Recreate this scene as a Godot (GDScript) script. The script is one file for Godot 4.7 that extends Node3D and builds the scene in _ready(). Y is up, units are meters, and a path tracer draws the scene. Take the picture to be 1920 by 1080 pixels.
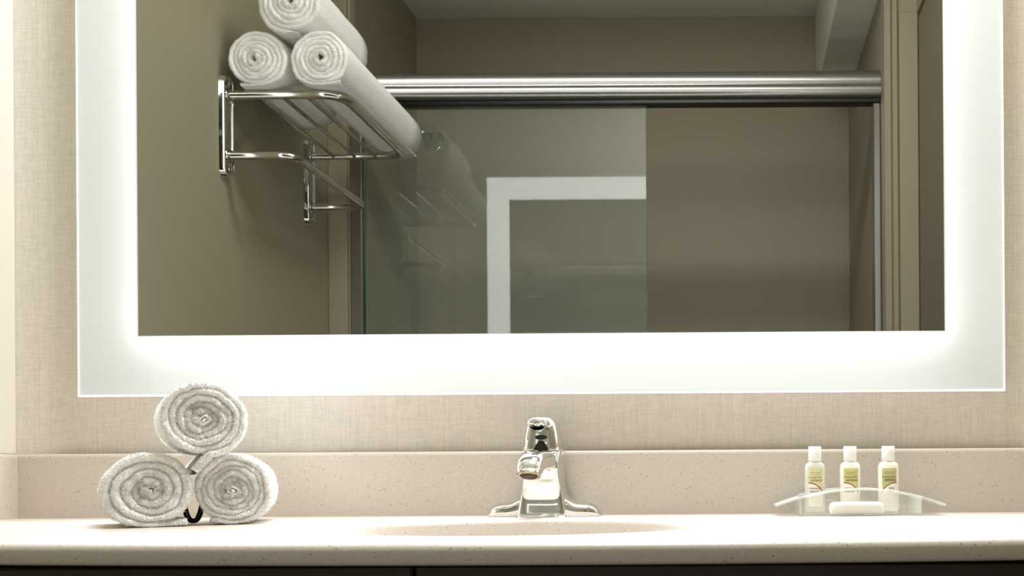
extends Node3D
# A hotel vanity seen from inside the open shower: a lighted mirror over a speckled solid-surface counter.
# Metres, y up. The vanity wall is the plane z = 0 and the camera looks along -z. Counter top at CT.

const CT := 0.8625          # height of the counter's top
const EYE := Vector3(0.0, 0.922, 1.35)
const FOCAL := 1755.0       # in pixels of a 1920 x 1080 frame

var M := {}
var used := {}

# ------------------------------------------------------------------ helpers

func numbered(called: String) -> String:
	var n: int = used.get(called, -1) + 1
	used[called] = n
	return called if n == 0 else "%s_%03d" % [called, n]

func tag(o: Node, label: String, category: String, group := "") -> void:
	o.set_meta("label", label)
	o.set_meta("category", category)
	if group:
		o.set_meta("group", group)

func thing(called: String, label: String, category: String, at := Vector3.ZERO, turn := 0.0, group := "") -> Node3D:
	var o := Node3D.new()
	o.name = numbered(called)
	add_child(o)
	o.position = at
	o.rotation.y = turn
	tag(o, label, category, group)
	return o

func structure(called: String, label := "", at := Vector3.ZERO) -> Node3D:
	var o := Node3D.new()
	o.name = called
	add_child(o)
	o.position = at
	o.set_meta("kind", "structure")
	if label:
		o.set_meta("label", label)
	return o

func begin(smooth := true) -> SurfaceTool:
	var st := SurfaceTool.new()
	st.begin(Mesh.PRIMITIVE_TRIANGLES)
	st.set_smooth_group(0 if smooth else -1)
	return st

func put(st: SurfaceTool, called: String, material: Material, parent: Node) -> MeshInstance3D:
	st.generate_normals()
	return put_mesh(st.commit(), called, material, parent)

func put_mesh(mesh: Mesh, called: String, material: Material, parent: Node) -> MeshInstance3D:
	var o := MeshInstance3D.new()
	o.name = called
	o.mesh = mesh
	o.material_override = material
	parent.add_child(o, true)
	return o

func tri(st: SurfaceTool, a: Vector3, b: Vector3, c: Vector3, out: Vector3) -> void:
	if (c - a).cross(b - a).dot(out) < 0.0:
		var t := b
		b = c
		c = t
	st.add_vertex(a)
	st.add_vertex(b)
	st.add_vertex(c)

func quad(st: SurfaceTool, a: Vector3, b: Vector3, c: Vector3, d: Vector3, out: Vector3) -> void:
	tri(st, a, b, c, out)
	tri(st, a, c, d, out)

# a box with chamfered edges between two corners
func bx(st: SurfaceTool, lo: Vector3, hi: Vector3, r := 0.002) -> void:
	var c := (lo + hi) / 2.0
	var h := (hi - lo) / 2.0
	r = minf(r, minf(h.x, minf(h.y, h.z)) * 0.9)
	var s := [-1.0, 1.0]
	var v := func(k: int, sx: float, sy: float, sz: float) -> Vector3:
		var p := Vector3(sx * (h.x - (0.0 if k == 0 else r)), sy * (h.y - (0.0 if k == 1 else r)), sz * (h.z - (0.0 if k == 2 else r)))
		return c + p
	for a in s:
		quad(st, v.call(0, a, -1, -1), v.call(0, a, 1, -1), v.call(0, a, 1, 1), v.call(0, a, -1, 1), Vector3(a, 0, 0))
		quad(st, v.call(1, -1, a, -1), v.call(1, 1, a, -1), v.call(1, 1, a, 1), v.call(1, -1, a, 1), Vector3(0, a, 0))
		quad(st, v.call(2, -1, -1, a), v.call(2, 1, -1, a), v.call(2, 1, 1, a), v.call(2, -1, 1, a), Vector3(0, 0, a))
		for b in s:
			quad(st, v.call(0, a, b, -1), v.call(0, a, b, 1), v.call(1, a, b, 1), v.call(1, a, b, -1), Vector3(a, b, 0))
			quad(st, v.call(0, a, -1, b), v.call(0, a, 1, b), v.call(2, a, 1, b), v.call(2, a, -1, b), Vector3(a, 0, b))
			quad(st, v.call(1, -1, a, b), v.call(1, 1, a, b), v.call(2, 1, a, b), v.call(2, -1, a, b), Vector3(0, a, b))
			for d in s:
				tri(st, v.call(0, a, b, d), v.call(1, a, b, d), v.call(2, a, b, d), Vector3(a, b, d))

func box(called: String, lo: Vector3, hi: Vector3, material: Material, parent: Node, r := 0.002) -> MeshInstance3D:
	var st := begin(false)
	bx(st, lo, hi, r)
	return put(st, called, material, parent)

# rows of points joined into a smooth surface; flip turns its faces round
func grid(rows: Array, close_rows := false, close_row := false, flip := false, st: SurfaceTool = null, base := 0) -> SurfaceTool:
	if st == null:
		st = begin()
	var w: int = rows[0].size()
	for row in rows:
		for p in row:
			st.add_vertex(p)
	for i in rows.size() if close_rows else rows.size() - 1:
		var k := (i + 1) % rows.size()
		for j in w if close_row else w - 1:
			var l := (j + 1) % w
			var q := [base + i * w + j, base + i * w + l, base + k * w + l, base + k * w + j]
			for n in ([0, 2, 1, 0, 3, 2] if flip else [0, 1, 2, 0, 2, 3]):
				st.add_index(q[n])
	return st

# a closed ring of points filled towards its middle
func cap(st: SurfaceTool, ring: Array, base: int, flip := false) -> int:
	var mid := Vector3.ZERO
	for p in ring:
		mid += p
		st.add_vertex(p)
	st.add_vertex(mid / ring.size())
	var n := ring.size()
	for i in n:
		var q := [base + n, base + i, base + (i + 1) % n]
		for k in ([0, 2, 1] if flip else [0, 1, 2]):
			st.add_index(q[k])
	return base + n + 1

# a solid lofted through rings of equal length
func loft(rings: Array, caps := true) -> SurfaceTool:
	var mid_a := Vector3.ZERO
	var mid_b := Vector3.ZERO
	for p in rings[0]:
		mid_a += p / rings[0].size()
	for p in rings[1]:
		mid_b += p / rings[0].size()
	var along := mid_b - mid_a
	var spin := Vector3.ZERO
	for j in rings[0].size():
		spin += (rings[0][j] - mid_a).cross(rings[0][(j + 1) % rings[0].size()] - mid_a)
	var flip := spin.dot(along) < 0.0
	var st := grid(rings, false, true, not flip)
	if caps:
		var base: int = rings.size() * rings[0].size()
		base = cap(st, rings[0], base, not flip)
		cap(st, rings[-1], base, flip)
	return st

# a superellipse in the plane of u and v
func ring(mid: Vector3, u: Vector3, v: Vector3, a: float, b: float, power := 2.0, n := 40) -> Array:
	var out := []
	for i in n:
		var t := TAU * i / n
		var x := signf(cos(t)) * pow(absf(cos(t)), 2.0 / power)
		var y := signf(sin(t)) * pow(absf(sin(t)), 2.0 / power)
		out.append(mid + u * (a * x) + v * (b * y))
	return out

# a round bar along a path
func tube_rings(path: Array, r: float, n := 14) -> Array:
	var rings := []
	var u := Vector3.ZERO
	for i in path.size():
		var t: Vector3 = (path[mini(i + 1, path.size() - 1)] - path[maxi(i - 1, 0)]).normalized()
		if u == Vector3.ZERO:
			u = t.cross(Vector3.UP if absf(t.y) < 0.9 else Vector3.RIGHT).normalized()
		u = (u - t * u.dot(t)).normalized()
		rings.append(ring(path[i], u, t.cross(u), r, r, 2.0, n))
	return rings

# a path of straight runs with rounded corners
func rounded(points: Array, r: float, n := 8) -> Array:
	var out := [points[0]]
	for i in range(1, points.size() - 1):
		var p: Vector3 = points[i]
		var a: Vector3 = p + (points[i - 1] - p).normalized() * r
		var b: Vector3 = p + (points[i + 1] - p).normalized() * r
		for k in n + 1:
			var t := float(k) / n
			out.append(a.lerp(p, t).lerp(p.lerp(b, t), t))
	out.append(points[-1])
	return out

func lathe(profile: Array, at: Vector3, n := 36) -> SurfaceTool:
	var rings := []
	for p in profile:
		rings.append(ring(at + Vector3(0, p.y, 0), Vector3.RIGHT, Vector3.BACK, p.x, p.x, 2.0, n))
	return loft(rings)

# a polygon in the plane of u and v pushed along w
func prism(poly: PackedVector2Array, o: Vector3, u: Vector3, v: Vector3, w: Vector3) -> SurfaceTool:
	var st := begin(false)
	var at := func(p: Vector2) -> Vector3: return o + u * p.x + v * p.y
	var ids := Geometry2D.triangulate_polygon(poly)
	for k in range(0, ids.size(), 3):
		var a: Vector3 = at.call(poly[ids[k]])
		var b: Vector3 = at.call(poly[ids[k + 1]])
		var c: Vector3 = at.call(poly[ids[k + 2]])
		tri(st, a, b, c, -w)
		tri(st, a + w, b + w, c + w, w)
	var turn := 1.0 if Geometry2D.is_polygon_clockwise(poly) else -1.0
	for k in poly.size():
		var a: Vector3 = at.call(poly[k])
		var b: Vector3 = at.call(poly[(k + 1) % poly.size()])
		var d := poly[(k + 1) % poly.size()] - poly[k]
		quad(st, a, b, b + w, a + w, (u * -d.y + v * d.x) * turn)
	return st

func lookup(table: Array, x: float) -> float:
	for i in range(1, table.size()):
		if x <= table[i][0]:
			var a: Array = table[i - 1]
			var b: Array = table[i]
			return lerpf(a[1], b[1], clampf((x - a[0]) / (b[0] - a[0]), 0.0, 1.0))
	return table[-1][1]

# ------------------------------------------------------------------ materials

func plain(color: Color, rough: float, metal := 0.0) -> StandardMaterial3D:
	var m := StandardMaterial3D.new()
	m.albedo_color = color
	m.roughness = rough
	m.metallic = metal
	return m

func world_mapped(m: StandardMaterial3D, image: Image, per_metre: float) -> StandardMaterial3D:
	m.albedo_texture = ImageTexture.create_from_image(image)
	m.uv1_triplanar = true
	m.uv1_world_triplanar = true
	m.uv1_triplanar_sharpness = 8.0
	m.uv1_scale = Vector3.ONE * per_metre
	return m

# woven linen wall covering: warp and weft threads of slightly different tone, in runs
func linen(base: Color) -> Array:
	var n := 1024
	var rng := RandomNumberGenerator.new()
	rng.seed = 11
	var im := Image.create(n, n, false, Image.FORMAT_RGB8)
	var hm := Image.create(n, n, false, Image.FORMAT_RGB8)
	# every thread is broken into runs of differing tone
	var warp := PackedFloat32Array()
	var weft := PackedFloat32Array()
	for i in 256 * 64:
		warp.append(rng.randf_range(-1, 1))
	for i in 342 * 32:
		weft.append(rng.randf_range(-1, 1))
	for y in n:
		var wy := y / 3
		for x in n:
			var wx := x / 4
			var run_y := (y + wx * 37) % n / 16
			var run_x := (x + wy * 53) % n / 32
			var a := warp[wx * 64 + run_y / 2 * 2] * 0.7 + warp[wx * 64] * 0.5
			var b := weft[wy * 32 + run_x]
			var over := (wx + wy) % 2 == 0
			var t := a if over else b * 0.8
			t -= (0.5 if x % 4 == 0 else 0.0) + (0.35 if y % 3 == 0 else 0.0)
			var k := 1.0 + 0.05 * t
			im.set_pixel(x, y, Color(base.r * k, base.g * k, base.b * k))
			var h := clampf(0.55 + 0.25 * t, 0.0, 1.0)
			hm.set_pixel(x, y, Color(h, h, h))
	return [im, hm]

# solid surface: a fine mottle with small dark, tan and pale chips
func speckled(base: Color) -> Image:
	var n := 1024
	var rng := RandomNumberGenerator.new()
	rng.seed = 23
	var im := Image.create(n, n, false, Image.FORMAT_RGB8)
	for y in n:
		for x in n:
			var k := 1.0 + rng.randf_range(-0.025, 0.025)
			im.set_pixel(x, y, Color(base.r * k, base.g * k, base.b * k))
	var tones := [Color(0.62, 0.53, 0.45), Color(0.7, 0.62, 0.53), Color(0.47, 0.4, 0.34), Color(0.24, 0.21, 0.19), Color(0.96, 0.93, 0.88)]
	var spots := [[9000, 1, 0], [7000, 1, 1], [1300, 2, 2], [330, 3, 3], [3000, 2, 4]]
	for s in spots:
		for i in s[0]:
			var r: int = s[1]
			var x := rng.randi_range(0, n - 5)
			var y := rng.randi_range(0, n - 5)
			var tone: Color = tones[s[2]]
			for dy in r:
				for dx in r:
					if r > 2 and (dx + dy == 0 or dx + dy == 2 * r - 2):
						continue
					im.set_pixel(x + dx, y + dy, im.get_pixel(x + dx, y + dy).lerp(tone, 0.45 if r == 1 else 0.75))
	return im

func make_materials() -> void:
	var wall := plain(Color.WHITE, 0.85)
	var weave := linen(Color(0.885, 0.858, 0.825))
	world_mapped(wall, weave[0], 2.0)
	wall.heightmap_enabled = true
	wall.heightmap_texture = ImageTexture.create_from_image(weave[1])
	wall.heightmap_scale = 0.03
	M.wall = wall
	M.solid = world_mapped(plain(Color.WHITE, 0.42), speckled(Color(0.785, 0.748, 0.706)), 2.3)
	M.ceiling = plain(Color(0.84, 0.85, 0.80), 0.9)
	M.trim = plain(Color(0.60, 0.56, 0.475), 0.55)
	M.tile = plain(Color(0.60, 0.56, 0.485), 0.5)
	M.floor = plain(Color(0.38, 0.33, 0.27), 0.5)
	M.door = plain(Color(0.45, 0.43, 0.36), 0.5)
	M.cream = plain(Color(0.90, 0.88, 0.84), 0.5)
	M.dimmed_wall = plain(Color(0.57, 0.54, 0.455), 0.7)  # darker than the wall covering: dimness of the side walls put into their colour
	M.dark_wood = plain(Color(0.16, 0.125, 0.09), 0.5)
	M.mirror = plain(Color(0.61, 0.61, 0.585), 0.0, 1.0)  # tinted darker than silvered glass, to dim the whole reflected room
	M.chrome = plain(Color(0.88, 0.88, 0.87), 0.07, 1.0)
	M.nickel = plain(Color(0.80, 0.78, 0.74), 0.16, 1.0)
	M.brushed = plain(Color(0.66, 0.655, 0.645), 0.27, 1.0)
	M.black = plain(Color(0.05, 0.05, 0.045), 0.45)
	M.gloss_black = plain(Color(0.03, 0.03, 0.03), 0.2)
	M.white_gloss = plain(Color(0.90, 0.89, 0.87), 0.25)
	M.housing = plain(Color(0.95, 0.95, 0.95), 0.8)
	var glass := plain(Color(0.75, 0.86, 0.80, 0.03), 0.0)
	glass.transparency = BaseMaterial3D.TRANSPARENCY_ALPHA
	glass.metallic = 0.02
	M.glass = glass
	M.glass_edge = plain(Color(0.34, 0.50, 0.42), 0.2)
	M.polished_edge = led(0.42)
	var acrylic := plain(Color(0.97, 0.98, 0.96, 0.05), 0.03)
	acrylic.transparency = BaseMaterial3D.TRANSPARENCY_ALPHA
	M.acrylic = acrylic
	var rim := plain(Color(0.95, 0.99, 0.96, 0.35), 0.05)
	rim.transparency = BaseMaterial3D.TRANSPARENCY_ALPHA
	M.acrylic_rim = rim
	var frosted := plain(Color(0.80, 0.815, 0.805), 0.7)
	frosted.backlight_enabled = true
	frosted.backlight = Color.WHITE
	frosted.emission_enabled = true
	frosted.emission = Color(0.97, 1.0, 1.0)
	frosted.emission_energy_multiplier = 0.08
	M.frosted = frosted
	M.led = led(2.1)
	M.led_bright = led(4.6)
	var towel := plain(Color(0.915, 0.91, 0.895), 0.95)
	towel.rim_enabled = true
	towel.rim = 0.3
	towel.rim_tint = 0.5
	var nap := NoiseTexture2D.new()
	nap.width = 512
	nap.height = 512
	nap.seamless = true
	var noise := FastNoiseLite.new()
	noise.seed = 3
	noise.noise_type = FastNoiseLite.TYPE_CELLULAR
	noise.frequency = 0.045
	nap.noise = noise
	towel.heightmap_enabled = true
	towel.heightmap_texture = nap
	towel.heightmap_scale = 0.10
	towel.uv1_triplanar = true
	towel.uv1_scale = Vector3.ONE * 14.0
	M.towel = towel
	M.pile = plain(Color(0.915, 0.91, 0.895), 0.95)
	M.soap = plain(Color(0.95, 0.94, 0.91), 0.35)
	M.bottle = plain(Color(0.93, 0.92, 0.87), 0.3)
	var clear := plain(Color(0.95, 0.95, 0.90, 0.55), 0.2)
	clear.transparency = BaseMaterial3D.TRANSPARENCY_ALPHA
	M.bottle_clear = clear
	M.bottle_cap = plain(Color(0.96, 0.96, 0.95), 0.3)

func led(energy: float) -> StandardMaterial3D:
	var m := plain(Color(0.95, 0.95, 0.95), 0.5)
	m.emission_enabled = true
	m.emission = Color(0.975, 1.0, 0.985)
	m.emission_energy_multiplier = energy
	return m

# ------------------------------------------------------------------ camera and light

func make_camera() -> void:
	var cam := Camera3D.new()
	cam.name = "camera"
	add_child(cam)
	var lens := CameraAttributesPhysical.new()
	lens.frustum_focal_length = 24.0
	lens.frustum_focus_distance = 1.2
	lens.exposure_aperture = 9.0
	cam.attributes = lens
	cam.projection = Camera3D.PROJECTION_FRUSTUM
	cam.near = 0.05
	cam.far = 50.0
	cam.size = 2.0 * 0.05 * 540.0 / FOCAL
	cam.frustum_offset = Vector2(-419.0, 345.0) / FOCAL * 0.05
	cam.position = EYE
	cam.rotation.z = -0.0065
	cam.current = true

func make_environment() -> void:
	var w := WorldEnvironment.new()
	var e := Environment.new()
	e.background_mode = Environment.BG_COLOR
	e.background_color = Color.BLACK
	e.tonemap_mode = Environment.TONE_MAPPER_LINEAR
	e.tonemap_exposure = 1.6
	e.sdfgi_enabled = true
	e.ssao_enabled = true
	e.ssil_enabled = true
	w.environment = e
	w.name = "environment"
	add_child(w)

const SIDE_LIGHT := 9.0     # radiance of the side and top borders
const LOW_LIGHT := 12.0     # the bottom border is far brighter than the others

func area(parent: Node, at: Vector3, size: Vector2, radiance: float) -> void:
	var l := AreaLight3D.new()
	l.name = "border_light"
	l.area_size = size
	l.area_normalize_energy = true
	l.light_energy = radiance * size.x * size.y / PI
	l.light_color = Color(0.965, 0.985, 1.0)
	l.area_range = 8.0
	l.shadow_enabled = true
	l.position = at
	l.rotation.y = PI
	parent.add_child(l, true)

# ------------------------------------------------------------------ the room

const LEFT := -1.04
const RIGHT := 0.46
const ALCOVE := 0.379
const REAR := 1.787
const TOP := 2.42

func make_room() -> void:
	var s := structure("floor", "brown tiled bathroom floor")
	box("slab", Vector3(LEFT - 0.1, -0.1, -0.1), Vector3(RIGHT + 0.2, 0.0, REAR + 0.1), M.floor, s, 0.0005)
	s = structure("wall_back", "beige linen-textured wall covering behind the lighted mirror")
	box("wall_covering", Vector3(LEFT - 0.1, 0, -0.1), Vector3(RIGHT + 0.2, TOP, 0.0), M.wall, s, 0.0005)
	s = structure("wall_left", "wall carrying the towel rack, its dimness put into an olive beige colour")
	box("dimmed_panel", Vector3(LEFT - 0.1, 0, 0.0), Vector3(LEFT, TOP, REAR + 0.1), M.dimmed_wall, s, 0.0005)
	s = structure("wall_front", "tan shower wall at the back of the tub alcove")
	box("panel", Vector3(LEFT, 0, REAR), Vector3(RIGHT + 0.2, TOP, REAR + 0.1), M.tile, s, 0.0005)
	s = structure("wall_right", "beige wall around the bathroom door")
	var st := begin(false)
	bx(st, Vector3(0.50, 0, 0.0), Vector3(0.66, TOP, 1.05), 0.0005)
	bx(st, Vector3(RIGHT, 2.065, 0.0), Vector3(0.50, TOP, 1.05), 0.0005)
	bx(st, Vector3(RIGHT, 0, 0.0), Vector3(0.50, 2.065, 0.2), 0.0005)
	put(st, "dimmed_panel", M.dimmed_wall, s)
	box("alcove_return", Vector3(ALCOVE, 0, 1.05), Vector3(0.66, TOP, REAR), M.tile, s, 0.0015)
	s = structure("ceiling", "pale plaster ceiling with a boxed soffit over the shower")
	box("plaster", Vector3(LEFT - 0.1, TOP, -0.1), Vector3(RIGHT + 0.2, TOP + 0.1, REAR + 0.1), M.ceiling, s, 0.0005)
	box("soffit", Vector3(0.272, 2.15, 1.0), Vector3(ALCOVE, TOP, REAR), M.ceiling, s, 0.001)
	s = structure("trim_1", "cream jamb strip where the left wall meets the shower")
	box("strip", Vector3(LEFT, 0, 1.108), Vector3(-0.992, TOP, 1.15), M.trim, s, 0.002)
	box("bead", Vector3(-0.992, 0, 1.114), Vector3(-0.984, TOP, 1.15), M.trim, s, 0.002)
	s = structure("trim_2", "ribbed tan jamb strip on the right of the shower")
	box("bead", Vector3(ALCOVE + 0.006, 0.0, 1.044), Vector3(ALCOVE + 0.016, TOP, 1.05), M.trim, s, 0.002)
	box("bead", Vector3(ALCOVE + 0.02, 0.0, 1.042), Vector3(ALCOVE + 0.032, TOP, 1.05), M.trim, s, 0.002)
	s = structure("trim_3", "added cream strip standing in for the brightly lit end of the left wall")
	box("strip", Vector3(LEFT, CT + 0.092, 0.0), Vector3(LEFT + 0.003, TOP, 0.034), M.cream, s, 0.0008)  # pale colour stands in for light falling on the end of the left wall
	# the bathroom door in the right wall, closed
	s = structure("door_1", "olive beige bathroom door with a plain casing")
	box("leaf", Vector3(RIGHT + 0.002, 0.005, 0.205), Vector3(0.498, 2.05, 1.036), M.door, s, 0.002)
	box("casing", Vector3(ALCOVE + 0.036, 0.0, 1.04), Vector3(RIGHT + 0.002, 2.065, 1.05), M.trim, s, 0.002)
	var handle := loft(tube_rings(rounded([Vector3(RIGHT + 0.004, 1.0, 0.28), Vector3(RIGHT - 0.05, 1.0, 0.28), Vector3(RIGHT - 0.05, 1.0, 0.40)], 0.015), 0.008))
	put(handle, "lever_handle", M.nickel, s)

# ------------------------------------------------------------------ lighted mirror

const OL := -0.9245
const OR := 0.379
const OB := 1.0361
const OT := 2.031
const IL := -0.841
const IR := 0.2963
const IB := 1.1194
const IT := 1.948
const MZ := 0.030

func make_mirror() -> void:
	var t := thing("lighted_mirror", "large rectangular wall mirror with a wide frosted border lit from behind", "mirror")
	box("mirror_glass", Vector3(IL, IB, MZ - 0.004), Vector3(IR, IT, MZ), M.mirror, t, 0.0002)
	# frosted border, four mitred pieces of satin diffuser
	var o := [Vector3(OL, OB, MZ), Vector3(OR, OB, MZ), Vector3(OR, OT, MZ), Vector3(OL, OT, MZ)]
	var n := [Vector3(IL, IB, MZ), Vector3(IR, IB, MZ), Vector3(IR, IT, MZ), Vector3(IL, IT, MZ)]
	var st := begin(false)
	for i in 4:
		var k := (i + 1) % 4
		quad(st, o[i], o[k], n[k], n[i], Vector3(0, 0, 1))
	put(st, "frosted_border", M.frosted, t)
	# polished edge of the glass sheet
	st = begin(false)
	var w := 0.0022
	bx(st, Vector3(OL - w, OB - w, MZ - 0.005), Vector3(OR + w, OB, MZ + 0.0004), 0.0004)
	bx(st, Vector3(OL - w, OT, MZ - 0.005), Vector3(OR + w, OT + w, MZ + 0.0004), 0.0004)
	bx(st, Vector3(OL - w, OB, MZ - 0.005), Vector3(OL, OT, MZ + 0.0004), 0.0004)
	bx(st, Vector3(OR, OB, MZ - 0.005), Vector3(OR + w, OT, MZ + 0.0004), 0.0004)
	put(st, "polished_edge", M.polished_edge, t)
	# white light box behind the sheet
	st = begin(false)
	bx(st, Vector3(OL, OB, 0.001), Vector3(OR, OT, 0.004), 0.0004)
	bx(st, Vector3(OL, OB, 0.004), Vector3(OR, OB + 0.003, MZ - 0.001), 0.0004)
	bx(st, Vector3(OL, OT - 0.003, 0.004), Vector3(OR, OT, MZ - 0.001), 0.0004)
	bx(st, Vector3(OL, OB, 0.004), Vector3(OL + 0.003, OT, MZ - 0.001), 0.0004)
	bx(st, Vector3(OR - 0.003, OB, 0.004), Vector3(OR, OT, MZ - 0.001), 0.0004)
	put(st, "light_box", M.housing, t)
	# led strips run round behind the edge of the silvered field
	var a := 0.004
	var b := 0.014
	box("led_strip", Vector3(IL + a, IB + a, 0.006), Vector3(IR - a, IB + b, 0.014), M.led_bright, t, 0.0005)
	box("led_strip", Vector3(IL + a, IT - b, 0.006), Vector3(IR - a, IT - a, 0.014), M.led, t, 0.0005)
	box("led_strip", Vector3(IL + a, IB + b, 0.006), Vector3(IL + b, IT - b, 0.014), M.led, t, 0.0005)
	box("led_strip", Vector3(IR - b, IB + b, 0.006), Vector3(IR - a, IT - b, 0.014), M.led, t, 0.0005)
	# the light that the glowing border gives the room
	var bw := IB - OB
	area(t, Vector3((OL + OR) / 2, (OB + IB) / 2, MZ + 0.001), Vector2(OR - OL, bw), LOW_LIGHT)
	area(t, Vector3((OL + OR) / 2, (OT + IT) / 2, MZ + 0.001), Vector2(OR - OL, bw), SIDE_LIGHT)
	area(t, Vector3((OL + IL) / 2, (IB + IT) / 2, MZ + 0.001), Vector2(IL - OL, IT - IB), SIDE_LIGHT)
	area(t, Vector3((OR + IR) / 2, (IB + IT) / 2, MZ + 0.001), Vector2(OR - IR, IT - IB), SIDE_LIGHT)

const ADDED_LIGHT := 45.0

func make_added_light() -> void:  # unseen lamp, added to brighten the wall and the towel fronts
	var at := Vector3(-0.16, TOP, 0.36)
	var size := Vector2(0.60, 0.20)
	var t := thing("added_ceiling_light", "added unseen light panel above the counter, brightening the wall and towel fronts", "ceiling light", at)
	var st := begin(false)
	for s in [-1.0, 1.0]:
		bx(st, Vector3(-size.x / 2 - 0.02, -0.012, s * (size.y / 2 + 0.01) - 0.01), Vector3(size.x / 2 + 0.02, -0.0003, s * (size.y / 2 + 0.01) + 0.01), 0.002)
		bx(st, Vector3(s * (size.x / 2 + 0.01) - 0.01, -0.012, -size.y / 2), Vector3(s * (size.x / 2 + 0.01) + 0.01, -0.0003, size.y / 2), 0.002)
	put(st, "frame", M.white_gloss, t)
	box("diffuser", Vector3(-size.x / 2, -0.006, -size.y / 2), Vector3(size.x / 2, -0.0005, size.y / 2), led(1.0), t, 0.0003)
	var l := AreaLight3D.new()
	l.name = "added_panel_light"
	l.area_size = size
	l.area_normalize_energy = true
	l.light_energy = ADDED_LIGHT * size.x * size.y / PI
	l.light_color = Color(0.99, 0.99, 1.0)
	l.area_range = 8.0
	l.shadow_enabled = true
	l.position = Vector3(0, -0.013, 0)
	l.rotation.x = -PI / 2
	t.add_child(l, true)

# ------------------------------------------------------------------ counter

const SINK := Vector2(-0.2465, 0.303)
const SINK_A := 0.209
const SINK_B := 0.149

func front_z(x: float) -> float:
	return 0.56 - 0.12 * pow(maxf(x, -0.74) + 0.13, 2.0)

func make_counter() -> void:
	var t := thing("vanity_countertop", "beige speckled solid surface counter with backsplash and integral oval sink", "countertop")
	var xl := LEFT
	var xr := RIGHT
	var lip := 0.006
	var edge := []   # boundary of the flat top, counter-clockwise from above
	for i in 65:
		var x := lerpf(xl, xr, i / 64.0)
		edge.append(Vector2(x, front_z(x) - lip))
	for i in range(1, 24):
		edge.append(Vector2(xr, lerpf(front_z(xr) - lip, 0.0, i / 24.0)))
	for i in 65:
		edge.append(Vector2(lerpf(xr, xl, i / 64.0), 0.0))
	for i in range(1, 24):
		edge.append(Vector2(xl, lerpf(0.0, front_z(xl) - lip, i / 24.0)))
	# rings from the edge to the rim, then the bowl
	var rows := []
	var rim_a := SINK_A + 0.006
	var rim_b := SINK_B + 0.006
	var dirs := []
	for p in edge:
		var d: Vector2 = (p - SINK) / Vector2(rim_a, rim_b)
		dirs.append(d.normalized())
	for k in 6:
		var row := []
		for j in edge.size():
			var q: Vector2 = SINK + dirs[j] * Vector2(rim_a, rim_b)
			var p: Vector2 = edge[j].lerp(q, k / 5.0)
			row.append(Vector3(p.x, CT, p.y))
		rows.append(row)
	var slab := grid(rows, false, true)
	put(slab, "slab", M.solid, t)
	# the bullnosed front edge
	var strips := []
	var face := [[0.0, 0.0], [0.003, 0.0008], [0.0048, 0.0025], [0.006, 0.0055], [0.006, 0.0155], [0.0045, 0.0175], [0.002, 0.0185], [-0.03, 0.0185]]
	for f in face:
		var row := []
		for i in 65:
			var x := lerpf(xl, xr, i / 64.0)
			row.append(Vector3(x, CT - f[1], front_z(x) - lip + f[0]))
		strips.append(row)
	put(grid(strips), "front_edge", M.solid, t)
	# the bowl
	rows = []
	var bowl := [[0.006, 0.0], [0.004, 0.0004], [0.0015, 0.0022], [0.0, 0.006], [-0.004, 0.02], [-0.011, 0.045], [-0.025, 0.075], [-0.05, 0.1], [-0.08, 0.115], [-0.115, 0.122], [-0.14, 0.124]]
	for b in bowl:
		var row := []
		for i in 96:
			var ang := TAU * i / 96.0
			var k: float = b[0]
			row.append(Vector3(SINK.x + cos(ang) * maxf(SINK_A + k * 1.33, 0.02), CT - b[1], SINK.y + sin(ang) * maxf(SINK_B + k, 0.012)))
		rows.append(row)
	put(grid(rows, false, true), "sink_bowl", M.solid, t)
	put(lathe([Vector2(0.026, 0.0), Vector2(0.028, 0.002), Vector2(0.024, 0.004), Vector2(0.02, 0.003)], Vector3(SINK.x, CT - 0.126, SINK.y)), "drain", M.chrome, t)
	# backsplash and side splash with rounded top edges
	var prof := PackedVector2Array([Vector2(0.0005, 0.0), Vector2(0.02, 0.0), Vector2(0.02, 0.0865), Vector2(0.0192, 0.089), Vector2(0.0175, 0.0907), Vector2(0.015, 0.0914), Vector2(0.0005, 0.0914)])
	put(prism(prof, Vector3(LEFT, CT, 0), Vector3(0, 0, 1), Vector3(0, 1, 0), Vector3(xr - LEFT, 0, 0)), "backsplash", M.solid, t)
	put(prism(prof, Vector3(LEFT, CT, 0.02), Vector3(1, 0, 0), Vector3(0, 1, 0), Vector3(0, 0, 0.40)), "side_splash", M.solid, t)
	# the cabinet below
	t = thing("vanity_cabinet", "dark brown wooden vanity cabinet under the counter", "cabinet")
	var cz := 0.478
	box("side_panel", Vector3(LEFT + 0.002, 0.0, 0.002), Vector3(LEFT + 0.02, CT - 0.020, cz), M.dark_wood, t)
	box("side_panel", Vector3(RIGHT - 0.02, 0.0, 0.002), Vector3(RIGHT - 0.002, CT - 0.020, cz), M.dark_wood, t)
	box("bottom_panel", Vector3(LEFT + 0.02, 0.08, 0.002), Vector3(RIGHT - 0.02, 0.10, cz), M.dark_wood, t)
	box("apron", Vector3(LEFT + 0.02, CT - 0.10, cz - 0.018), Vector3(RIGHT - 0.02, CT - 0.020, cz), M.dark_wood, t)
	for i in 2:
		var x0 := LEFT + 0.01 + i * 0.7375
		var d := box("door", Vector3(x0, 0.10, cz), Vector3(x0 + 0.735, CT - 0.024, cz + 0.02), M.dark_wood, t)
		var hx := x0 + (0.70 if i == 0 else 0.035)
		put(loft(tube_rings(rounded([Vector3(hx, 0.50, cz + 0.019), Vector3(hx, 0.50, cz + 0.045), Vector3(hx, 0.62, cz + 0.045), Vector3(hx, 0.62, cz + 0.019)], 0.01), 0.005)), "handle", M.nickel, d)

# ------------------------------------------------------------------ faucet

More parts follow.
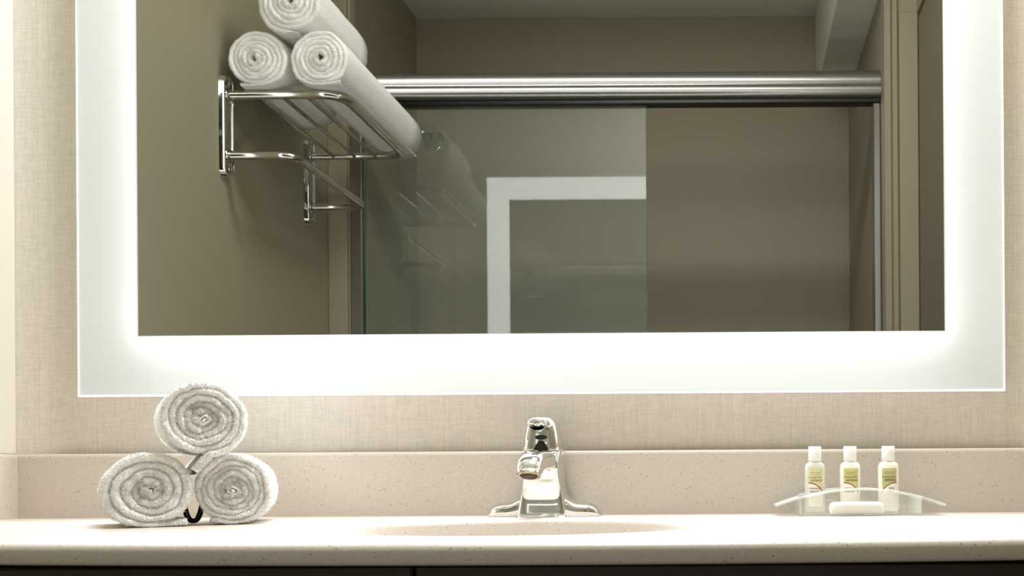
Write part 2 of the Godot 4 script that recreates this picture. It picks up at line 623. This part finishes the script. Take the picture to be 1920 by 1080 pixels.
func make_faucet() -> void:
	var t := thing("faucet", "chrome single-lever bathroom faucet behind the oval sink", "faucet", Vector3(-0.265, CT, 0.0))
	# base with swept wings
	var h_table := [[0.0, 0.05], [0.024, 0.044], [0.028, 0.034], [0.0315, 0.028], [0.040, 0.0225], [0.047, 0.0195], [0.055, 0.0188], [0.0625, 0.0178], [0.069, 0.0155], [0.0735, 0.0120], [0.0768, 0.0072], [0.0785, 0.0008]]
	var rings := []
	for i in 65:
		var x := -0.0785 * cos(PI * i / 64.0)
		var h := lookup(h_table, absf(x))
		var d := 0.003 + 0.020 * sqrt(maxf(0.0, 1.0 - pow(absf(x) / 0.0785, 4.0)))
		var row := []
		for j in 20:
			var a := PI * j / 19.0
			row.append(Vector3(x, h * pow(sin(a), 0.55) + 0.0004, 0.050 + d * cos(a)))
		rings.append(row)
	put(loft(rings), "base", M.chrome, t)
	# column with a flat front
	rings = []
	for c in [[0.0003, 0.0345, 0.0785], [0.006, 0.0340, 0.0768], [0.02, 0.0318, 0.0755], [0.035, 0.0288, 0.0762], [0.05, 0.0260, 0.0795], [0.062, 0.0258, 0.0850], [0.078, 0.0264, 0.0850], [0.088, 0.0270, 0.078], [0.0905, 0.0264, 0.076]]:
		var zf: float = c[2]
		rings.append(ring(Vector3(0, c[0], (zf + 0.026) / 2), Vector3.RIGHT, Vector3.BACK, c[1], (zf - 0.026) / 2, 7.0, 72))
	put(loft(rings), "column", M.chrome, t)
	# spout
	rings = []
	for c in [[0.052, 0.074, 0.0, 0.0245, 0.016], [0.085, 0.0765, -2.0, 0.0225, 0.0155], [0.112, 0.0755, -10.0, 0.0198, 0.0145], [0.130, 0.0725, -24.0, 0.0180, 0.0142], [0.1415, 0.0675, -44.0, 0.0170, 0.0142], [0.1465, 0.0615, -62.0, 0.0160, 0.0140], [0.1485, 0.0570, -66.0, 0.0152, 0.0135]]:
		var ang := deg_to_rad(c[2])
		rings.append(ring(Vector3(0, c[1], c[0]), Vector3.RIGHT, Vector3(0, cos(ang), -sin(ang)), c[3], c[4], 2.9, 44))
	var last: Array = rings[-1]
	put(loft(rings), "spout", M.chrome, t)
	var tilt := deg_to_rad(-66.0)
	var down := Vector3(0, sin(tilt), cos(tilt))
	var side := Vector3(0, cos(tilt), -sin(tilt))
	var mouth := Vector3(0, 0.0570, 0.1485)
	var aer := []
	for c in [[0.0, 0.0132], [0.0016, 0.0132], [0.0018, 0.0118], [0.0004, 0.0108]]:
		aer.append(ring(mouth + down * c[0], Vector3.RIGHT, side, c[1], c[1] * 0.92, 2.0, 36))
	put(loft(aer), "aerator", plain(Color(0.72, 0.67, 0.57), 0.25, 1.0), t)
	put(loft([ring(mouth + down * 0.0006, Vector3.RIGHT, side, 0.0075, 0.0068, 2.0, 28), ring(mouth + down * 0.0024, Vector3.RIGHT, side, 0.0070, 0.0063, 2.0, 28)]), "aerator_screen", plain(Color(0.35, 0.34, 0.32), 0.5, 0.6), t)
	# handle: a tapering cap with a hollow-ended lever
	rings = []
	for c in [[0.0915, 0.0268, 0.0245], [0.096, 0.0274, 0.0252], [0.106, 0.0258, 0.0246], [0.116, 0.0240, 0.0238], [0.124, 0.0218, 0.0222], [0.130, 0.0190, 0.0200], [0.1345, 0.0150, 0.0160], [0.1368, 0.0095, 0.0105], [0.1375, 0.0035, 0.0040]]:
		rings.append(ring(Vector3(-0.001, c[0], 0.050), Vector3.RIGHT, Vector3.BACK, c[1], c[2] + 0.002, 3.2, 56))
	var handle := put(loft(rings), "handle", M.chrome, t)
	var lens := func(z: float, y: float, a: float, up: float, low: float, lean: float) -> Array:
		var out := []
		for i in 40:
			var q := TAU * i / 40.0
			var yy := sin(q) * (up if sin(q) > 0 else low)
			out.append(Vector3(a * signf(cos(q)) * pow(absf(cos(q)), 0.85), y + yy, z + yy * lean))
		return out
	rings = [lens.call(0.045, 0.124, 0.014, 0.010, 0.012, 0.0), lens.call(0.075, 0.1255, 0.0138, 0.0092, 0.010, 0.0), lens.call(0.0945, 0.1265, 0.0132, 0.0078, 0.0092, 0.1), lens.call(0.0985, 0.1262, 0.0129, 0.0070, 0.0089, 0.25), lens.call(0.1, 0.1255, 0.0123, 0.0050, 0.0082, 0.5), lens.call(0.0992, 0.1252, 0.0115, 0.0042, 0.0074, 0.75), lens.call(0.0985, 0.1252, 0.0108, 0.0038, 0.0068, 0.75)]
	put(loft(rings), "lever", M.chrome, handle)
	put(loft([ring(Vector3(0.001, 0.1085, 0.0745), Vector3.RIGHT, Vector3.UP, 0.0088, 0.0036, 2.0, 28), ring(Vector3(0.001, 0.1085, 0.0778), Vector3.RIGHT, Vector3.UP, 0.0082, 0.0032, 2.0, 28)]), "temperature_button", M.black, handle)
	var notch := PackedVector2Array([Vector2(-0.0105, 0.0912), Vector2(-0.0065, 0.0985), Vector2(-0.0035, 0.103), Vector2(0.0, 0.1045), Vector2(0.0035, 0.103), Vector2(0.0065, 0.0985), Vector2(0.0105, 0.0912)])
	put(prism(notch, Vector3(0.001, 0, 0.0735), Vector3.RIGHT, Vector3.UP, Vector3(0, 0, 0.0055)), "socket_shade", plain(Color(0.22, 0.21, 0.19), 0.2, 1.0), handle)  # raised dark plate, its colour standing in for shade in the opening
	put(loft([ring(Vector3(0.002, 0.0985, 0.0785), Vector3.RIGHT, Vector3.UP, 0.0028, 0.0028, 2.0, 20), ring(Vector3(0.002, 0.0985, 0.0800), Vector3.RIGHT, Vector3.UP, 0.0024, 0.0024, 2.0, 20)]), "set_screw", M.black, handle)

# ------------------------------------------------------------------ towels

# p: radius, inner radius, turns, length, dir (1 winds counter-clockwise), end angle, tail, sx, sy, floor, seed, tufts
func towel_roll(called: String, label: String, at: Vector3, turn: float, p: Dictionary, group: String) -> Node3D:
	var t := thing(called, label, "towel", at, turn, group)
	var rng := RandomNumberGenerator.new()
	rng.seed = p.seed
	var noise := FastNoiseLite.new()
	noise.seed = p.seed
	noise.frequency = 1.0
	var pitch: float = (p.r - p.r0) / p.turns
	var half := pitch * 0.49
	var n := int(p.turns * 44)
	var line := []
	var layer := []
	for i in n + 1:
		var f := float(i) / n
		var a: float = p.end - TAU * p.turns * (1.0 - f)
		var r: float = lerpf(p.r0, p.r - half, f)
		r *= 1.0 + 0.055 * noise.get_noise_2d(cos(a) * 1.4 + 7.0, sin(a) * 1.4) + 0.05 * (1.0 - f) * sin(3.0 * a + p.seed)
		line.append(Vector2(cos(a) * p.sx, sin(a) * p.sy) * r)
		layer.append(f)
	var dir_end: Vector2 = (line[-1] - line[-2]).normalized()
	var steps := 8
	for i in steps:
		line.append(line[-1] + (dir_end + Vector2(0, p.droop)).normalized() * (p.tail / steps))
		layer.append(1.0)
	var length: float = p.length
	# across the cloth: up the inner face, round the hem, down the outer face
	var across := []
	for i in 7:
		across.append(Vector2(-1.0, -length * (1.0 - i / 7.0)))
	for i in 9:
		var a := PI * i / 8.0
		across.append(Vector2(-cos(a), sin(a) * half * 1.1))
	for i in 7:
		across.append(Vector2(1.0, -length * ((i + 1) / 7.0)))
	var rows := []
	for i in line.size():
		var d: Vector2 = (line[mini(i + 1, line.size() - 1)] - line[maxi(i - 1, 0)]).normalized()
		var nrm := Vector2(d.y, -d.x)
		var row := []
		var push: float = 0.005 * noise.get_noise_2d(i * 0.07, 3.0) + p.cone * (layer[i] - 0.5)
		for c in across:
			var fuzz := 0.0007 * noise.get_noise_3d(i * 1.3, c.y * 400.0, c.x * 5.0)
			var q: Vector2 = line[i] + nrm * (c.x * half + fuzz * signf(c.x))
			var soft: float = 1.0 + 0.03 * noise.get_noise_2d(c.y * 12.0, i * 0.02)
			q *= soft
			var low: float = -p.floor * 0.72
			if q.y < low:
				q.y = low + (q.y - low) * (0.28 / (p.r * p.sy / p.floor - 0.72))
			q.y = maxf(q.y, -p.get("clamp", p.floor))
			row.append(Vector3(q.x * p.dir, q.y, c.y + push + fuzz))
		rows.append(row)
	var st := grid(rows, false, true, p.dir < 0)
	put(st, "cloth", M.towel, t)
	# the folded corner that the cloth was rolled up from
	if p.has("fold"):
		var u := Vector3(cos(p.fold), sin(p.fold), 0.0)
		var v := Vector3(-sin(p.fold), cos(p.fold), 0.0)
		var mid := Vector3(0.001, -0.001, 0.0)
		put(loft([ring(mid + Vector3(0, 0, -0.012), u, v, 0.0066, 0.0052, 5.0, 32), ring(mid + Vector3(0, 0, 0.0022), u, v, 0.0066, 0.0052, 5.0, 32), ring(mid + Vector3(0, 0, 0.0034), u, v, 0.0060, 0.0046, 4.0, 32), ring(mid + Vector3(0, 0, 0.0038), u, v, 0.0040, 0.0028, 3.0, 32)]), "folded_corner", M.towel, t)
	# terry pile
	var tuft := begin(false)
	for i in 3:
		var a := TAU * i / 3.0
		var b := TAU * (i + 1) / 3.0
		tri(tuft, Vector3(cos(a), 0, sin(a)) * 0.0005, Vector3(cos(b), 0, sin(b)) * 0.0005, Vector3(0, 0.0029, 0), Vector3(cos(a + 1.0), 0, sin(a + 1.0)))
	tuft.generate_normals()
	var mm := MultiMesh.new()
	mm.transform_format = MultiMesh.TRANSFORM_3D
	mm.mesh = tuft.commit()
	var spots := []
	var w := across.size()
	while spots.size() < p.tufts:
		var i := rng.randi_range(0, rows.size() - 2)
		var j := rng.randi_range(5, w - 2)
		if j > 16 and layer[i] < 1.0 - 1.02 / p.turns:
			continue
		if j == 5 and rng.randf() < 0.7:
			continue
		if j > 16 and rng.randf() < 0.15:
			continue
		var u := rng.randf()
		var v := rng.randf()
		var a: Vector3 = rows[i][j].lerp(rows[i + 1][j], u)
		var b: Vector3 = rows[i][j + 1].lerp(rows[i + 1][j + 1], u)
		var du: Vector3 = rows[i + 1][j] - rows[i][j]
		var dv: Vector3 = rows[i][j + 1] - rows[i][j]
		var up: Vector3 = du.cross(dv).normalized() * -p.dir
		if up == Vector3.ZERO:
			continue
		up = (up + Vector3(rng.randf_range(-1, 1), rng.randf_range(-1, 1), rng.randf_range(-1, 1)) * 0.55).normalized()
		var base := a.lerp(b, v)
		if base.y + up.y * 0.0034 < -p.get("clamp", p.floor):
			continue
		var sidev: Vector3 = up.cross(Vector3(0.3, 0.5, 0.8)).normalized()
		var k := rng.randf_range(0.6, 1.15)
		spots.append(Transform3D(Basis(sidev, up, sidev.cross(up)).scaled_local(Vector3(1, k, 1)), base - up * 0.0004))
	mm.instance_count = spots.size()
	for i in spots.size():
		mm.set_instance_transform(i, spots[i])
	var o := MultiMeshInstance3D.new()
	o.name = "terry_pile"
	o.multimesh = mm
	o.material_override = M.pile
	o.set_meta("kind", "stuff")
	t.add_child(o, true)
	return t

func make_towels() -> void:
	var g := "white washcloths rolled up on the counter"
	var base := {"r0": 0.003, "turns": 4.4, "length": 0.13, "sx": 1.0, "sy": 1.0, "cone": 0.004, "droop": 0.0, "tufts": 16000}
	var p := base.duplicate()
	p.merge({"r": 0.0475, "dir": 1.0, "end": -PI / 2 + 0.15, "tail": 0.030, "floor": 0.0425, "sx": 1.06, "seed": 4, "fold": 1.4}, true)
	towel_roll("rolled_washcloth", "rolled white washcloth on the counter, its loose end lying towards the black cord", Vector3(-0.677, CT + 0.0428, 0.268), 0.58, p, g)
	p = base.duplicate()
	p.merge({"r": 0.0455, "dir": -1.0, "end": -PI / 2 + 0.3, "tail": 0.012, "floor": 0.0418, "sx": 0.98, "turns": 6.0, "seed": 9, "fold": -0.4}, true)
	towel_roll("rolled_washcloth", "rolled white washcloth on the counter on the faucet side of the pile", Vector3(-0.608, CT + 0.0421, 0.218), 0.40, p, g)
	p = base.duplicate()
	p.merge({"r": 0.0468, "dir": -1.0, "end": -PI / 2 - 0.15, "tail": 0.026, "clamp": 0.066, "floor": 0.047, "turns": 5.4, "sx": 1.04, "droop": -1.1, "seed": 17, "fold": 0.7}, true)
	towel_roll("rolled_washcloth", "rolled white washcloth lying on top of two others on the counter", Vector3(-0.628, CT + 0.1262, 0.245), 0.60, p, g)
	g = "white bath towels rolled up on the wall rack"
	var wide := {"r0": 0.006, "turns": 5.5, "sx": 1.0, "sy": 1.0, "cone": -0.006, "droop": 0.0, "tufts": 6000}
	p = wide.duplicate()
	p.merge({"r": 0.063, "dir": 1.0, "end": -PI / 2 + 0.2, "tail": 0.02, "length": 0.24, "floor": 0.054, "seed": 31}, true)
	towel_roll("rolled_bath_towel", "rolled white bath towel on the rack against the wall", Vector3(-0.962, 1.7065 + 0.0545, 0.60), PI, p, g)
	p = wide.duplicate()
	p.merge({"r": 0.0635, "dir": -1.0, "end": -PI / 2 + 0.2, "tail": 0.03, "length": 0.44, "floor": 0.054, "seed": 37}, true)
	towel_roll("rolled_bath_towel", "long rolled white bath towel along the outer rail of the rack", Vector3(-0.832, 1.7065 + 0.0545, 0.60), PI, p, g)
	p = wide.duplicate()
	p.merge({"r": 0.069, "dir": -1.0, "end": -PI / 2 - 0.2, "tail": 0.03, "length": 0.24, "floor": 0.064, "seed": 43}, true)
	towel_roll("rolled_bath_towel", "rolled white bath towel on top of the two others on the rack", Vector3(-0.887, 1.873, 0.59), PI, p, g)
	# black cord half hidden behind the washcloths
	var path := []
	for i in 25:
		var f := i / 12.0 - 1.0
		path.append(Vector3(-0.6595 + 0.0075 * f, CT + 0.0045 + 0.030 * absf(f * f * f) + 0.004 * f * f, 0.212 - 0.01 * f))
	var cord := put(loft(tube_rings(path, 0.0032, 12)), numbered("power_cord"), M.gloss_black, self)
	tag(cord, "short loop of black cord between the rolled washcloths", "cord")

# ------------------------------------------------------------------ toiletries

func text(words: String, size: float, at: Vector3, color: Color, parent: Node) -> void:
	var font := SystemFont.new()
	font.font_names = PackedStringArray(["Droid Sans"])
	var tm := TextMesh.new()
	tm.text = words
	tm.font = font
	tm.font_size = 32
	tm.pixel_size = size / 32.0
	tm.depth = 0.0002
	tm.horizontal_alignment = HORIZONTAL_ALIGNMENT_RIGHT
	tm.curve_step = 4.0
	var o := put_mesh(tm, "lettering", plain(color, 0.6), parent)
	o.position = at

func bottle(label: String, x: float, lines: Array, ground: Color, side: float, body: Material, ink: Color) -> void:
	var t := thing("toiletry_bottle", label, "bottle", Vector3(x, CT + 0.0038, 0.060), 0.0, "small toiletry bottles in the clear tray")
	var rings := []
	for c in [[0.0, 0.0125, 0.0090], [0.0015, 0.0138, 0.0102], [0.006, 0.0140, 0.0105], [0.0605, 0.0140, 0.0105], [0.0645, 0.0132, 0.0098], [0.0672, 0.0112, 0.0088], [0.0685, 0.0086, 0.0080], [0.0705, 0.0080, 0.0078]]:
		rings.append(ring(Vector3(0, c[0], 0), Vector3.RIGHT, Vector3.BACK, c[1], c[2], 2.6, 40))
	put(loft(rings), "bottle_body", body, t)
	rings = []
	for c in [[0.0700, 0.0088], [0.0703, 0.0092], [0.0895, 0.0089], [0.0903, 0.0084]]:
		rings.append(ring(Vector3(0, c[0], 0), Vector3.RIGHT, Vector3.BACK, c[1], c[1], 2.0, 36))
	put(loft(rings), "cap", M.bottle_cap, t)
	# the printed label follows the front of the bottle
	var at := func(u: float, y: float, lift: float) -> Vector3:
		var z: float = 0.0105 * pow(1.0 - pow(absf(u) / 0.0140, 2.6), 1.0 / 2.6)
		return Vector3(u, y, z + lift)
	var sheet := func(called: String, lo: float, hi: float, low: Callable, high: Callable, lift: float, color: Color, parent: Node) -> MeshInstance3D:
		var rows := [[], []]
		for i in 17:
			var u: float = lerpf(lo, hi, i / 16.0)
			rows[0].append(at.call(u, low.call(u), lift))
			rows[1].append(at.call(u, maxf(high.call(u), low.call(u)), lift))
		return put(grid(rows, false, false, true), called, plain(color, 0.45), parent)
	var lw := 0.0098
	var lab: MeshInstance3D = sheet.call("label", -lw, lw, func(_u): return 0.008, func(_u): return 0.0595, 0.0002, ground, t)
	# white disc with a brown outline, cut by the label's side
	var arc := func(u: float, r: float) -> float:
		var d := (u + side * lw)
		return 0.0405 - 0.0225 + sqrt(maxf(0.0, r * r - d * d)) if absf(d) < r else 0.008
	sheet.call("printed_disc", -lw, lw, func(_u): return 0.008, func(u): return maxf(0.008, arc.call(u, 0.0213)), 0.0003, Color(0.95, 0.92, 0.88), lab)
	sheet.call("printed_ring", -lw, lw, func(u): return maxf(0.008, arc.call(u, 0.0212)), func(u): return maxf(0.008, arc.call(u, 0.0228)), 0.00035, Color(0.62, 0.40, 0.24), lab)
	var zt := 0.0109
	text("coconut lime", 0.0029, Vector3(0.0080, 0.0478, zt), ink, lab)
	text("verbena", 0.0044, Vector3(0.0088, 0.0436, zt), ink, lab)
	for i in lines.size():
		text(lines[i], 0.0031, Vector3(0.0062 - 0.001 * i, 0.0325 - 0.0042 * i, zt), Color(0.25, 0.22, 0.19), lab)
	for i in 2:
		var w := 0.0072 - 0.0022 * i
		box("fine_print", Vector3(-w, 0.0542 - 0.0028 * i, 0.0100), Vector3(w, 0.0547 - 0.0028 * i, 0.01085), plain(ground.darkened(0.35), 0.6), lab, 0.0001)

func make_toiletries() -> void:
	var cx := 0.165
	var t := thing("acrylic_tray", "clear acrylic amenity tray with an arched rim", "tray", Vector3(cx, CT, 0.0))
	var arch := func(x: float) -> float: return 0.0359 - 1.72 * x * x
	var z0 := 0.030
	var z1 := 0.114
	box("floor_plate", Vector3(-0.080, 0.0003, z0), Vector3(0.080, 0.0033, z1), M.acrylic, t, 0.0008)
	for s in [-1.0, 1.0]:
		box("side_panel", Vector3(minf(s * 0.078, s * 0.081), 0.0033, z0 + 0.003), Vector3(maxf(s * 0.078, s * 0.081), 0.0235, z1 - 0.003), M.acrylic_rim, t, 0.0006)
	for z in [z0, z1 - 0.003]:
		var poly := PackedVector2Array([Vector2(-0.081, 0.0033), Vector2(0.081, 0.0033)])
		for i in 21:
			var x := 0.081 - 0.162 * i / 20.0
			poly.append(Vector2(x, arch.call(x) - 0.0015))
		put(prism(poly, Vector3(0, 0, z), Vector3.RIGHT, Vector3.UP, Vector3(0, 0, 0.003)), "front_panel" if z > 0.05 else "back_panel", M.acrylic, t)
	var strip := func(lo: float, hi: float, za: float, zb: float) -> SurfaceTool:
		var rows := []
		for i in 25:
			var x: float = lerpf(lo, hi, i / 24.0)
			var y: float = arch.call(x)
			rows.append([Vector3(x, y - 0.0015, za), Vector3(x, y + 0.0015, za), Vector3(x, y + 0.0015, zb), Vector3(x, y - 0.0015, zb)])
		var st := loft(rows)
		return st
	put(strip.call(-0.081, 0.081, z1 - 0.006, z1 + 0.002), "rim", M.acrylic_rim, t)
	put(strip.call(-0.081, 0.081, z0 - 0.002, z0 + 0.006), "rim", M.acrylic_rim, t)
	put(strip.call(0.081, 0.112, z0 - 0.002, z1 + 0.002), "wing", M.acrylic_rim, t)
	put(strip.call(-0.112, -0.081, z0 - 0.002, z1 + 0.002), "wing", M.acrylic_rim, t)
	bottle("small clear shampoo bottle with a pale yellow label", 0.1095, ["volumizing", "shampoo"], Color(0.86, 0.83, 0.64), 1.0, M.bottle_clear, Color(0.52, 0.42, 0.25))
	bottle("small white conditioner bottle with an olive label, between shampoo and lotion", 0.158, ["volumizing", "conditioner"], Color(0.80, 0.77, 0.52), 1.0, M.bottle, Color(0.30, 0.27, 0.14))
	bottle("small white body lotion bottle with a green label", 0.2105, ["body", "lotion"], Color(0.76, 0.74, 0.53), -1.0, M.bottle, Color(0.22, 0.20, 0.12))
	# the soap: a pillow-shaped bar
	var rings := []
	for c in [[0.0, 0.90], [0.0025, 0.98], [0.006, 1.0], [0.0095, 0.985], [0.0125, 0.92], [0.0143, 0.78], [0.0151, 0.5], [0.0153, 0.1]]:
		rings.append(ring(Vector3(0, c[0], 0), Vector3.RIGHT, Vector3.BACK, 0.0365 - 0.016 * (1.0 - c[1]), 0.0145 * c[1], 3.4, 56))
	var soap := put(loft(rings), numbered("soap_bar"), M.soap, self)
	soap.position = Vector3(0.162, CT + 0.0034, 0.0945)
	tag(soap, "white oval soap bar lying in the clear tray", "soap")

# ------------------------------------------------------------------ towel rack

func make_rack() -> void:
	var x0 := LEFT
	var t := thing("towel_rack", "brushed nickel hotel towel rack with a wire shelf and lower bar", "towel rack", Vector3.ZERO)
	var za := 0.62
	var zb := 0.992
	for z in [za, zb]:
		var rings := []
		for c in [[0.0, 1.0], [0.010, 1.0], [0.012, 0.9]]:
			rings.append(ring(Vector3(x0 + 0.0002 + c[0], 1.633, z), Vector3.BACK, Vector3.UP, 0.018 * c[1], 0.104 - 0.018 * (1.0 - c[1]), 2.0, 4))
			rings[-1] = []
			for i in 32:
				var a := TAU * i / 32.0
				var cy: float = 0.086 if sin(a) > 0 else -0.086
				rings[-1].append(Vector3(x0 + 0.0002 + c[0], 1.633 + cy + sin(a) * 0.018 * c[1], z + cos(a) * 0.018 * c[1]))
		var plate := put(loft(rings), "wall_plate", M.chrome, t)
		for dy in [-0.088, 0.088]:
			put(loft([ring(Vector3(x0 + 0.0118, 1.633 + dy, z), Vector3.BACK, Vector3.UP, 0.005, 0.005, 2.0, 16), ring(Vector3(x0 + 0.0140, 1.633 + dy, z), Vector3.BACK, Vector3.UP, 0.0035, 0.0035, 2.0, 16)]), "screw", M.nickel, plate)
	var xs := x0 + 0.012
	put(loft(tube_rings(rounded([Vector3(xs, 1.6975, za), Vector3(-0.80, 1.6975, za), Vector3(-0.80, 1.6975, zb), Vector3(xs, 1.6975, zb)], 0.05), 0.0085, 18)), "shelf_frame", M.nickel, t)
	put(loft(tube_rings(rounded([Vector3(xs, 1.574, za), Vector3(-0.898, 1.574, za), Vector3(-0.898, 1.574, zb), Vector3(xs, 1.574, zb)], 0.04), 0.0085, 18)), "towel_bar", M.nickel, t)
	for x in [-0.972, -0.921, -0.870]:
		put(loft(tube_rings([Vector3(x, 1.6955, za), Vector3(x, 1.6955, (za + zb) / 2), Vector3(x, 1.6955, zb)], 0.0042, 12)), "shelf_wire", M.nickel, t)
	for z in [za, zb]:
		for y in [1.6975, 1.574]:
			put(loft([ring(Vector3(xs - 0.0005, y, z), Vector3.BACK, Vector3.UP, 0.0125, 0.0125, 2.0, 20), ring(Vector3(xs + 0.004, y, z), Vector3.BACK, Vector3.UP, 0.0120, 0.0120, 2.0, 20)]), "collar", M.chrome, t)

# ------------------------------------------------------------------ shower

func make_shower() -> void:
	var t := thing("shower_door", "sliding frameless glass shower door under a polished metal header rail", "shower door")
	var xl := -0.984
	var xr := ALCOVE
	var prof := [Vector2(1.150, 1.878), Vector2(1.150, 1.9545), Vector2(1.130, 1.9545), Vector2(1.120, 1.953), Vector2(1.1115, 1.9485), Vector2(1.105, 1.9415), Vector2(1.101, 1.9330), Vector2(1.0995, 1.9240), Vector2(1.1000, 1.9160), Vector2(1.1015, 1.9125), Vector2(1.0985, 1.9095), Vector2(1.0955, 1.9040), Vector2(1.0950, 1.8970), Vector2(1.0965, 1.8890), Vector2(1.1005, 1.8825), Vector2(1.1070, 1.8785), Vector2(1.115, 1.878)]
	var rings := []
	for i in 3:
		var x := lerpf(xl + 0.001, xr - 0.001, i / 2.0)
		var row := []
		for q in prof:
			row.append(Vector3(x, q.y, q.x))
		rings.append(row)
	put(loft(rings), "header_rail", M.brushed, t)
	box("track_gasket", Vector3(xl + 0.002, 1.868, 1.108), Vector3(xr - 0.002, 1.8775, 1.142), M.black, t, 0.001)
	for s in [[xl + 0.001, xl + 0.031], [xr - 0.021, xr - 0.001]]:
		var st := begin(false)
		bx(st, Vector3(s[0], 0.52, 1.108), Vector3(s[1], 1.867, 1.142), 0.003)
		put(st, "jamb_channel", M.brushed, t)
	box("bottom_track", Vector3(xl + 0.032, 0.502, 1.105), Vector3(xr - 0.022, 0.52, 1.145), M.brushed, t, 0.003)
	var pane := box("glass_panel", Vector3(-0.9455, 0.525, 1.122), Vector3(-0.2255, 1.867, 1.128), M.glass, t, 0.0002)
	box("polished_edge", Vector3(-0.949, 0.525, 1.1218), Vector3(-0.9456, 1.867, 1.1282), M.glass_edge, pane, 0.0005)
	box("polished_edge", Vector3(-0.2254, 0.525, 1.1218), Vector3(-0.2236, 1.867, 1.1282), M.glass_edge, pane, 0.0005)
	# shower head on a bent arm from the left wall
	t = thing("shower_head", "chrome shower head on a bent arm behind the stacked towels", "shower head", Vector3(LEFT, 1.95, 1.46))
	put(loft(tube_rings(rounded([Vector3(0.0005, 0.02, 0), Vector3(0.07, 0.02, 0), Vector3(0.13, -0.03, 0)], 0.03), 0.0085)), "arm", M.chrome, t)
	put(loft([ring(Vector3(0.0005, 0.02, 0), Vector3.BACK, Vector3.UP, 0.028, 0.028), ring(Vector3(0.007, 0.02, 0), Vector3.BACK, Vector3.UP, 0.024, 0.024)]), "flange", M.chrome, t)
	var d := Vector3(0.77, -0.64, 0)
	var u := Vector3(0.64, 0.77, 0)
	rings = []
	for c in [[-0.005, 0.012], [0.012, 0.014], [0.03, 0.030], [0.04, 0.034], [0.046, 0.033]]:
		rings.append(ring(Vector3(0.13, -0.03, 0) + d * c[0], u, Vector3.BACK, c[1], c[1]))
	put(loft(rings), "spray_head", M.chrome, t)
	# the tub that the camera stands over
	t = thing("bathtub", "white bathtub below the sliding shower door", "bathtub")
	var st := begin(false)
	bx(st, Vector3(LEFT + 0.001, 0.001, 1.09), Vector3(ALCOVE - 0.001, 0.50, 1.16), 0.012)
	bx(st, Vector3(LEFT + 0.001, 0.001, REAR - 0.07), Vector3(ALCOVE - 0.001, 0.50, REAR - 0.001), 0.012)
	bx(st, Vector3(LEFT + 0.001, 0.001, 1.15), Vector3(LEFT + 0.09, 0.50, REAR - 0.06), 0.012)
	bx(st, Vector3(ALCOVE - 0.09, 0.001, 1.15), Vector3(ALCOVE - 0.001, 0.50, REAR - 0.06), 0.012)
	bx(st, Vector3(LEFT + 0.05, 0.001, 1.15), Vector3(ALCOVE - 0.05, 0.12, REAR - 0.05), 0.012)
	put(st, "tub_shell", M.white_gloss, t)

func _ready() -> void:
	make_camera()
	make_environment()
	make_materials()
	make_room()
	make_mirror()
	make_added_light()
	make_counter()
	make_shower()
	make_rack()
	make_faucet()
	make_towels()
	make_toiletries()
